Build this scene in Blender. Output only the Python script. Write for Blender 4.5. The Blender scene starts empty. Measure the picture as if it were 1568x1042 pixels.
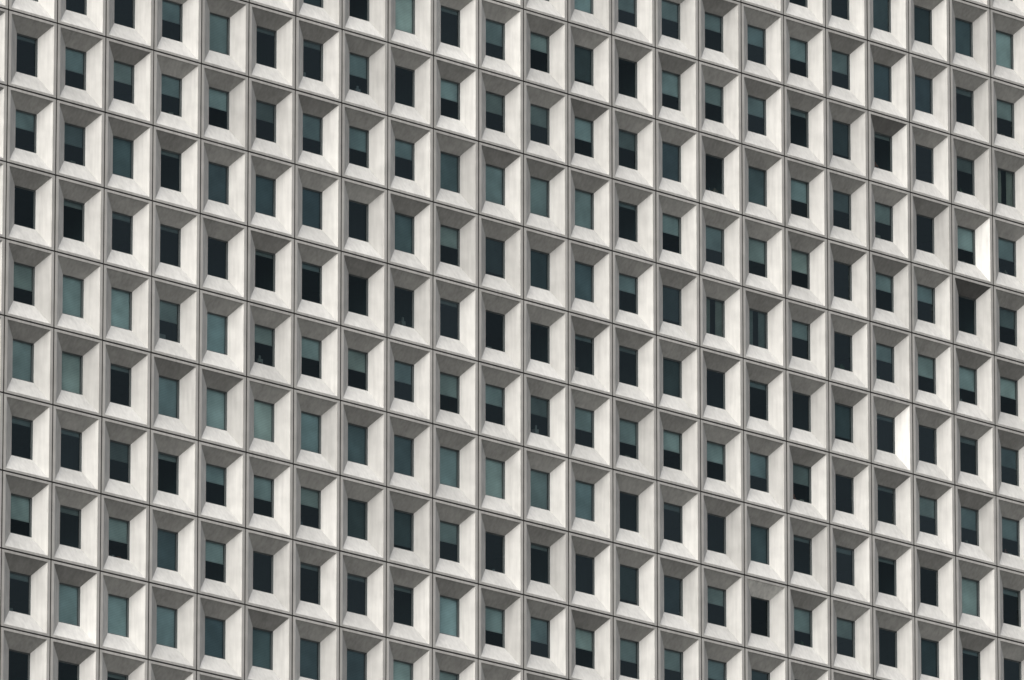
import bpy, math, random
import numpy as np
from mathutils import Matrix, Vector
random.seed(11)
scene=bpy.context.scene
scene.view_settings.view_transform='Standard'
scene.view_settings.look='None'
scene.view_settings.exposure=0

# ------------------------------------------------------------- camera solve
F=16000.0; U=16500.0; V=4330.0; D0=491.6; W=3.0; H=3.58
dx=np.array([U,V,F]); dx/=np.linalg.norm(dx)
up=np.array([0,-F,V]); up/=np.linalg.norm(up)
nin=np.cross(up,dx)
M=np.stack([dx,nin,up],axis=1)
cam_loc=-M.T@np.array([0,0,D0])
def facade_point(px,py):
    a=(px-784)/F; b=(py-521)/F
    A=np.array([[dx[0]-a*dx[2], up[0]-a*up[2]],[dx[1]-b*dx[2], up[1]-b*up[2]]])
    return np.linalg.solve(A,np.array([a*D0,b*D0]))
s1,h1=facade_point(88,36)     # joint 1 / line A
X0=s1-W                        # joint 0
ZA=h1
GROUND=cam_loc[2]-1.7
cam=bpy.data.cameras.new('camera'); camo=bpy.data.objects.new('camera',cam)
scene.collection.objects.link(camo); scene.camera=camo
R=Matrix(((M[0][0],-M[1][0],-M[2][0]),(M[0][1],-M[1][1],-M[2][1]),(M[0][2],-M[1][2],-M[2][2]))).to_4x4()
camo.matrix_world=Matrix.Translation(Vector(cam_loc))@R
cam.sensor_width=36; cam.lens=F/1568*36; cam.clip_end=20000; cam.clip_start=1

# ------------------------------------------------------------- materials
def newmat(n):
    m=bpy.data.materials.new(n); m.use_nodes=True; m.node_tree.nodes.clear(); return m,m.node_tree
def N(t,ty,**k):
    n=t.nodes.new(ty)
    for a,b in k.items(): setattr(n,a,b)
    return n
def concrete(name,col,var=0.12,rough=.8):
    m,t=newmat(name); L=t.links
    out=N(t,'ShaderNodeOutputMaterial'); b=N(t,'ShaderNodeBsdfPrincipled')
    b.inputs['Roughness'].default_value=rough
    at=N(t,'ShaderNodeAttribute',attribute_name='tone')
    tc=N(t,'ShaderNodeTexCoord')
    n1=N(t,'ShaderNodeTexNoise'); n1.inputs['Scale'].default_value=1.3; n1.inputs['Detail'].default_value=5
    mp=N(t,'ShaderNodeMapping'); mp.inputs['Scale'].default_value=(7,7,.6)
    n2=N(t,'ShaderNodeTexNoise'); n2.inputs['Scale'].default_value=1.0; n2.inputs['Detail'].default_value=4
    L.new(tc.outputs['Object'],n1.inputs['Vector']); L.new(tc.outputs['Object'],mp.inputs['Vector']); L.new(mp.outputs[0],n2.inputs['Vector'])
    a=N(t,'ShaderNodeMath',operation='ADD'); L.new(n1.outputs['Fac'],a.inputs[0]); L.new(n2.outputs['Fac'],a.inputs[1])
    r=N(t,'ShaderNodeMapRange'); r.inputs['From Min'].default_value=.65; r.inputs['From Max'].default_value=1.35
    r.inputs['To Min'].default_value=1-var; r.inputs['To Max'].default_value=1+var*.6
    L.new(a.outputs[0],r.inputs['Value'])
    mu=N(t,'ShaderNodeMath',operation='MULTIPLY'); L.new(r.outputs[0],mu.inputs[0]); L.new(at.outputs['Fac'],mu.inputs[1])
    vm=N(t,'ShaderNodeVectorMath',operation='SCALE'); vm.inputs[0].default_value=col
    L.new(mu.outputs[0],vm.inputs['Scale']); L.new(vm.outputs[0],b.inputs['Base Color']); L.new(b.outputs[0],out.inputs[0])
    return m
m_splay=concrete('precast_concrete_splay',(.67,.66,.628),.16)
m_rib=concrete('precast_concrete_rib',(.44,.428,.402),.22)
m_soffit=concrete('precast_concrete_soffit_shade',(.35,.342,.318),.25)  # same concrete as the splay, with downward-facing shade painted into the colour
m_seal=concrete('joint_sealant',(.10,.097,.09),.2)
m_frame=concrete('window_frame_metal',(.12,.135,.135),.1,.45)
def plain(name,rough=.8):
    m,t=newmat(name); out=N(t,'ShaderNodeOutputMaterial'); b=N(t,'ShaderNodeBsdfPrincipled'); b.inputs['Roughness'].default_value=rough
    at=N(t,'ShaderNodeAttribute',attribute_name='ccol'); t.links.new(at.outputs['Color'],b.inputs['Base Color']); t.links.new(b.outputs[0],out.inputs[0]); return m,t,b,at
m_item,_,_,_=plain('interior_item')
m_blind,t,b,at=plain('venetian_blind',.7)
tc=N(t,'ShaderNodeTexCoord'); sx=N(t,'ShaderNodeSeparateXYZ'); t.links.new(tc.outputs['Object'],sx.inputs[0])
mm=N(t,'ShaderNodeMath',operation='MULTIPLY'); mm.inputs[1].default_value=2*math.pi/.075; t.links.new(sx.outputs['Z'],mm.inputs[0])
sn=N(t,'ShaderNodeMath',operation='SINE'); t.links.new(mm.outputs[0],sn.inputs[0])
nz=N(t,'ShaderNodeTexNoise'); nz.inputs['Scale'].default_value=1.1; t.links.new(tc.outputs['Object'],nz.inputs['Vector'])
mr=N(t,'ShaderNodeMapRange'); mr.inputs['From Min'].default_value=-1; mr.inputs['From Max'].default_value=1; mr.inputs['To Min'].default_value=.78; mr.inputs['To Max'].default_value=1
t.links.new(sn.outputs[0],mr.inputs['Value'])
mr2=N(t,'ShaderNodeMapRange'); mr2.inputs['From Min'].default_value=.3; mr2.inputs['From Max'].default_value=.7; mr2.inputs['To Min'].default_value=.75; mr2.inputs['To Max'].default_value=1.1
t.links.new(nz.outputs['Fac'],mr2.inputs['Value'])
m2=N(t,'ShaderNodeMath',operation='MULTIPLY'); t.links.new(mr.outputs[0],m2.inputs[0]); t.links.new(mr2.outputs[0],m2.inputs[1])
vs=N(t,'ShaderNodeVectorMath',operation='SCALE'); t.links.new(at.outputs['Color'],vs.inputs[0]); t.links.new(m2.outputs[0],vs.inputs['Scale']); t.links.new(vs.outputs[0],b.inputs['Base Color'])
# glass
m_glass,t=newmat('tinted_glass'); out=N(t,'ShaderNodeOutputMaterial'); tr=N(t,'ShaderNodeBsdfTransparent')
at2=N(t,'ShaderNodeAttribute',attribute_name='ccol'); t.links.new(at2.outputs['Color'],tr.inputs[0])
gl=N(t,'ShaderNodeBsdfGlossy'); gl.inputs['Roughness'].default_value=.04; gl.inputs['Color'].default_value=(.78,.97,1,1)
at=N(t,'ShaderNodeAttribute',attribute_name='tone'); fr=N(t,'ShaderNodeFresnel'); fr.inputs['IOR'].default_value=1.45
mu=N(t,'ShaderNodeMath',operation='MULTIPLY'); t.links.new(fr.outputs[0],mu.inputs[0]); t.links.new(at.outputs['Fac'],mu.inputs[1])
tc=N(t,'ShaderNodeTexCoord'); nz=N(t,'ShaderNodeTexNoise'); nz.inputs['Scale'].default_value=.9; t.links.new(tc.outputs['Object'],nz.inputs['Vector'])
bp=N(t,'ShaderNodeBump'); bp.inputs['Strength'].default_value=.15; bp.inputs['Distance'].default_value=.02; t.links.new(nz.outputs['Fac'],bp.inputs['Height']); t.links.new(bp.outputs[0],gl.inputs['Normal'])
mx=N(t,'ShaderNodeMixShader'); t.links.new(mu.outputs[0],mx.inputs[0]); t.links.new(tr.outputs[0],mx.inputs[1]); t.links.new(gl.outputs[0],mx.inputs[2]); t.links.new(mx.outputs[0],out.inputs[0])
m_int=concrete('interior_surface',(.09,.125,.13),.1)

# ------------------------------------------------------------- mesh builder
class MB:
    def __init__(s): s.v=[];s.f=[];s.m=[];s.tone=[];s.col=[]
    def quad(s,p,mat=0,tone=1,col=(1,1,1)):
        i=len(s.v); s.v+=p; s.f.append(tuple(range(i,i+len(p)))); s.m.append(mat); s.tone.append(tone); s.col.append(col)
    def box(s,x0,x1,y0,y1,z0,z1,mat=0,tone=1,col=(1,1,1)):
        P=[(x0,y0,z0),(x1,y0,z0),(x1,y1,z0),(x0,y1,z0),(x0,y0,z1),(x1,y0,z1),(x1,y1,z1),(x0,y1,z1)]
        for q in ((0,3,2,1),(4,5,6,7),(0,1,5,4),(1,2,6,5),(2,3,7,6),(3,0,4,7)): s.quad([P[k] for k in q],mat,tone,col)
    def obj(s,name,mats,parent):
        me=bpy.data.meshes.new(name); me.from_pydata(s.v,[],s.f)
        for m in mats: me.materials.append(m)
        me.polygons.foreach_set('material_index',s.m)
        a=me.attributes.new('tone','FLOAT','FACE'); a.data.foreach_set('value',s.tone)
        c=me.attributes.new('ccol','FLOAT_COLOR','FACE'); c.data.foreach_set('color',[k for q in s.col for k in (*q,1)])
        me.update(); o=bpy.data.objects.new(name,me); scene.collection.objects.link(o); o.parent=parent; return o

tower=bpy.data.objects.new('office_tower',None); scene.collection.objects.link(tower)
tower.empty_display_size=10

maps={0:(0,'DHDHFDHDD'),1:(0,'HhDFFDDFD'),2:(-1,'DHTDFDhHF'),3:(-1,'HHDDHFDTF'),4:(-1,'FHTDFFHHT'),5:(-1,'DhTDHFHDT'),
6:(-1,'DHTDHFHDT'),7:(-2,'DHHDDHTtDT'),8:(-2,'FDHTDHTtDF'),9:(-2,'DHTHDHFHF'),10:(-2,'HHFtDHFDH'),11:(-2,'HHFtDhFDH'),
12:(-2,'tHFTDHFDH'),13:(-3,'HDhDHDHDtH'),14:(-3,'HHTHttHDtH'),15:(-3,'HHDHCDHDHH'),16:(-3,'HHTHCDHTD'),17:(-3,'HDHHHDhDH'),
18:(-4,'DHthDDtDDH'),19:(-4,'TTDHHHDDDD'),20:(-4,'tTDDHHDHDt'),21:(-4,'TDhHDHDHFD'),22:(-4,'FHCHhHhHD')}
def kind(c,r):
    if c in maps:
        st,s=maps[c]
        if 0<=r-st<len(s): return s[r-st]
    return random.choice('DDDDHHHHhTtFF')
jamb_reflect={(19,2):1.37,(21,-1):1.35}  # two jambs with reflected light painted in as a raised tone
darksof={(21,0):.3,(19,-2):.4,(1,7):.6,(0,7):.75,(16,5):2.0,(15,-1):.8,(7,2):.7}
C0,C1=-7,29
RTOP=-10; RB=int((ZA-GROUND-6)/H)
g=.034; mX=.205; mZ=.155; DP=.47; sL=.77; sR=.53; aT=.63; aB=.81
fac=MB(); gls=MB(); bl=MB(); it=MB(); inn=MB()
for c in range(C0,C1):
    for r in range(RTOP,RB):
        x=X0+c*W; zt=ZA-r*H; z=zt-H
        base=random.gauss(1,.035)
        jy=random.uniform(-.006,.006)
        jt=base*random.choice([1,1.03,1,1.05,1.05,.95,.88,.8])  # jamb tone: concrete variation plus reflected light painted in per cell
        if (c,r) in jamb_reflect: jt=jamb_reflect[(c,r)]
        wx0,wx1,wz0,wz1=mX+sL,W-mX-sR,mZ+aB,H-mZ-aT
        rings=[(0,W,0,H,.09),(g,W-g,g,H-g,.09),(g,W-g,g,H-g,0),(mX-.012,W-mX+.012,mZ-.012,H-mZ+.012,0),
               (mX,W-mX,mZ,H-mZ,.012),(mX+.004,W-mX-.004,mZ+.004,H-mZ-.004,.035),
               (wx0,wx1,wz0,wz1,.035+DP),(wx0,wx1,wz0,wz1,.035+DP+.07),
               (wx0+.045,wx1-.045,wz0+.045,wz1-.045,.035+DP+.07),(wx0+.045,wx1-.045,wz0+.045,wz1-.045,.035+DP+.11)]
        pts=[]
        for (a,b_,c_,d,y) in rings:
            yy=y+(jy if y!=.09 else 0)
            pts.append([(x+a,yy,z+c_),(x+b_,yy,z+c_),(x+b_,yy,z+d),(x+a,yy,z+d)])
        mats=[3,3,1,1,1,0,4,4,4]
        for k in range(len(pts)-1):
            for e in range(4):  #0 bottom 1 right 2 top 3 left
                f=(e+1)%4
                mt=mats[k]; tn=base*random.gauss(1,.03)
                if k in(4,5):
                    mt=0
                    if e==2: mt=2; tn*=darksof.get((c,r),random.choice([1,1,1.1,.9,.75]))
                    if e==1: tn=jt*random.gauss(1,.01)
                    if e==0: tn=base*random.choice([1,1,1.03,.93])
                    if e==3: mt=1; tn*=1.15  # left jamb takes the darker rib concrete: its shaded side is painted in
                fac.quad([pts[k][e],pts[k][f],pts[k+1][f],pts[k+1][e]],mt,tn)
        gy=.035+DP+.095
        gx0,gx1,gz0,gz1=x+wx0+.045,x+wx1-.045,z+wz0+.045,z+wz1-.045
        ti=random.uniform(-.008,.008); tj=random.uniform(-.008,.008)
        tt=random.uniform(.92,1.05); tb=random.uniform(-.015,.02)
        gls.quad([(gx0,gy-ti,gz0),(gx1,gy+ti+tj,gz0),(gx1,gy+ti,gz1),(gx0,gy-ti-tj,gz1)],0,random.uniform(.5,1.2),(.665*tt-tb,.785*tt,.785*tt+tb))
        K=kind(c,r); hh=gz1-gz0; by=gy+.07
        cr=random.uniform(.85,1.12)
        if K=='H': fr_=random.choice([.42,.48,.5,.55,.6]); cc=(.62*cr,.64*cr,.61*cr)
        elif K=='h': fr_=random.choice([.35,.45,.5]); cc=(.28*cr,.3*cr,.29*cr)
        elif K=='F': fr_=1.02; cc=(.78*cr,.81*cr,.78*cr)
        elif K=='T': fr_=1.02; cc=(.21*cr,.26*cr,.275*cr)
        elif K=='t': fr_=random.choice([1.02,.9]); cc=(.09*cr,.115*cr,.12*cr)
        elif K=='C': fr_=0
        else: fr_=random.choice([0,0,.08,.12]); cc=(.3,.31,.3)
        if fr_>0:
            zb=gz1-hh*fr_; tl=random.gauss(0,.006)
            bl.quad([(gx0-.03,by,zb-tl),(gx1+.03,by,zb+tl),(gx1+.03,by,gz1+.04),(gx0-.03,by,gz1+.04)],0,1,cc)
            if fr_<1: bl.box(gx0-.03,gx1+.03,by-.02,by+.01,zb-.035,zb+.005,0,1,tuple(k*.8 for k in cc))
        if K=='C':
            for (a,b2) in ((gx0-.03,gx0+.38),(gx1-.45,gx1+.03)):
                n=10
                for q in range(n):
                    xa=a+(b2-a)*q/n; xb=a+(b2-a)*(q+1)/n
                    ya=by+(.05 if q%2 else 0); yb=by+(0 if q%2 else .05)
                    bl.quad([(xa,ya,gz0-.05),(xb,yb,gz0-.05),(xb,yb,gz1+.05),(xa,ya,gz1+.05)],0,1,(.4,.4,.36))
        if fr_<.7 and random.random()<.25:
            for q in range(random.choice([1,1,2])):
                ix=random.uniform(gx0+.05,gx1-.4); w=random.uniform(.1,.4); h=random.uniform(.05,.3)
                col=random.choice([(.2,.2,.19),(.12,.1,.08),(.07,.1,.12),(.25,.24,.2),(.2,.07,.05),(.04,.08,.04),(.3,.3,.3)])
                it.box(ix,ix+w,by+.1,by+.1+random.uniform(.1,.3),gz0-.06,gz0+h,0,1,col)
                if random.random()<.4: it.box(ix+w*.3,ix+w*.7,by+.15,by+.2,gz0+h,gz0+h+random.uniform(.05,.2),0,1,col)
        if random.random()<.35:
            it.box(x+.7,x+2.0,1.6,1.9,zt-.56,zt-.5,0,1,(.75,.75,.7))
xa,xb=X0+C0*W,X0+C1*W
for r in range(RTOP,RB+1):
    zt=ZA-r*H
    inn.box(xa+.3,xb-.3,.70,8,zt-.5,zt+.35,0,random.uniform(.8,1.2))
for c in range(C0,C1+1):
    if c%2==0 or random.random()<.3:
        inn.box(X0+c*W-.06,X0+c*W+.06,.71,7.9,GROUND+6,ZA-RTOP*H-.2,0,random.uniform(.7,1.3))
inn.box(xa+.3,xb-.3,6.5,6.7,GROUND+6,ZA-RTOP*H-.2,0,.8)
fac.obj('coffered_facade_panels',[m_splay,m_rib,m_soffit,m_seal,m_frame],tower)
gls.obj('window_glass',[m_glass],tower)
bl.obj('window_blinds',[m_blind],tower)
it.obj('window_sill_items',[m_item],tower)
inn.obj('interior_floors_and_partitions',[m_int],tower)
bd=MB(); ztop=ZA-RTOP*H; zb=ZA-RB*H
bd.box(xa-.5,xa-.003,-.05,30,GROUND,ztop+1.4,1); bd.box(xb+.003,xb+.5,-.05,30,GROUND,ztop+1.4,1)
bd.box(xa-.003,xb+.003,29.5,29.99,GROUND,ztop+1.4,1)
bd.box(xa,xb,-.02,.4,ztop+.003,ztop+1.39,1); bd.box(xa,xb,.4,29.49,ztop+.003,ztop+.3,1)
k=0
while X0+(C0+k)*W<xb+.1:
    xx=X0+(C0+k)*W; bd.box(xx-.4,xx+.4,.0,.9,GROUND,zb-.003,1); k+=2
bd.box(xa,xb,3,3.3,GROUND,zb-.003,4); bd.box(xa,xb,.9,29,zb-.4,zb-.004,2)
bd.obj('tower_body',[m_splay,m_rib,m_soffit,m_seal,m_frame],tower)

gm=MB(); S=9000
gm.quad([(-S,-S,GROUND),(S,-S,GROUND),(S,S,GROUND),(-S,S,GROUND)])
m_gr=concrete('paving',(.13,.13,.125),.2,.9)
gm.obj('ground',[m_gr],None)

# ------------------------------------------------------------- light
az=math.radians(64); el=math.radians(42)
S_=Vector((-math.sin(az)*math.cos(el),-math.cos(az)*math.cos(el),math.sin(el)))
sun=bpy.data.lights.new('sun','SUN'); so=bpy.data.objects.new('sun',sun); scene.collection.objects.link(so)
so.rotation_euler=S_.to_track_quat('Z','Y').to_euler()
sun.energy=2.0; sun.angle=math.radians(42); sun.color=(1,.975,.93)
w=bpy.data.worlds.new('World'); scene.world=w; w.use_nodes=True; t=w.node_tree; t.nodes.clear()
o=N(t,'ShaderNodeOutputWorld'); bg=N(t,'ShaderNodeBackground'); bg.inputs[1].default_value=.15
sk=N(t,'ShaderNodeTexSky',sky_type='NISHITA'); sk.sun_disc=False; sk.sun_elevation=el; sk.sun_rotation=math.atan2(S_.x,S_.y); sk.dust_density=4; sk.air_density=1
hs=N(t,'ShaderNodeHueSaturation'); hs.inputs['Saturation'].default_value=.4
t.links.new(sk.outputs[0],hs.inputs['Color']); t.links.new(hs.outputs[0],bg.inputs[0]); t.links.new(bg.outputs[0],o.inputs[0])
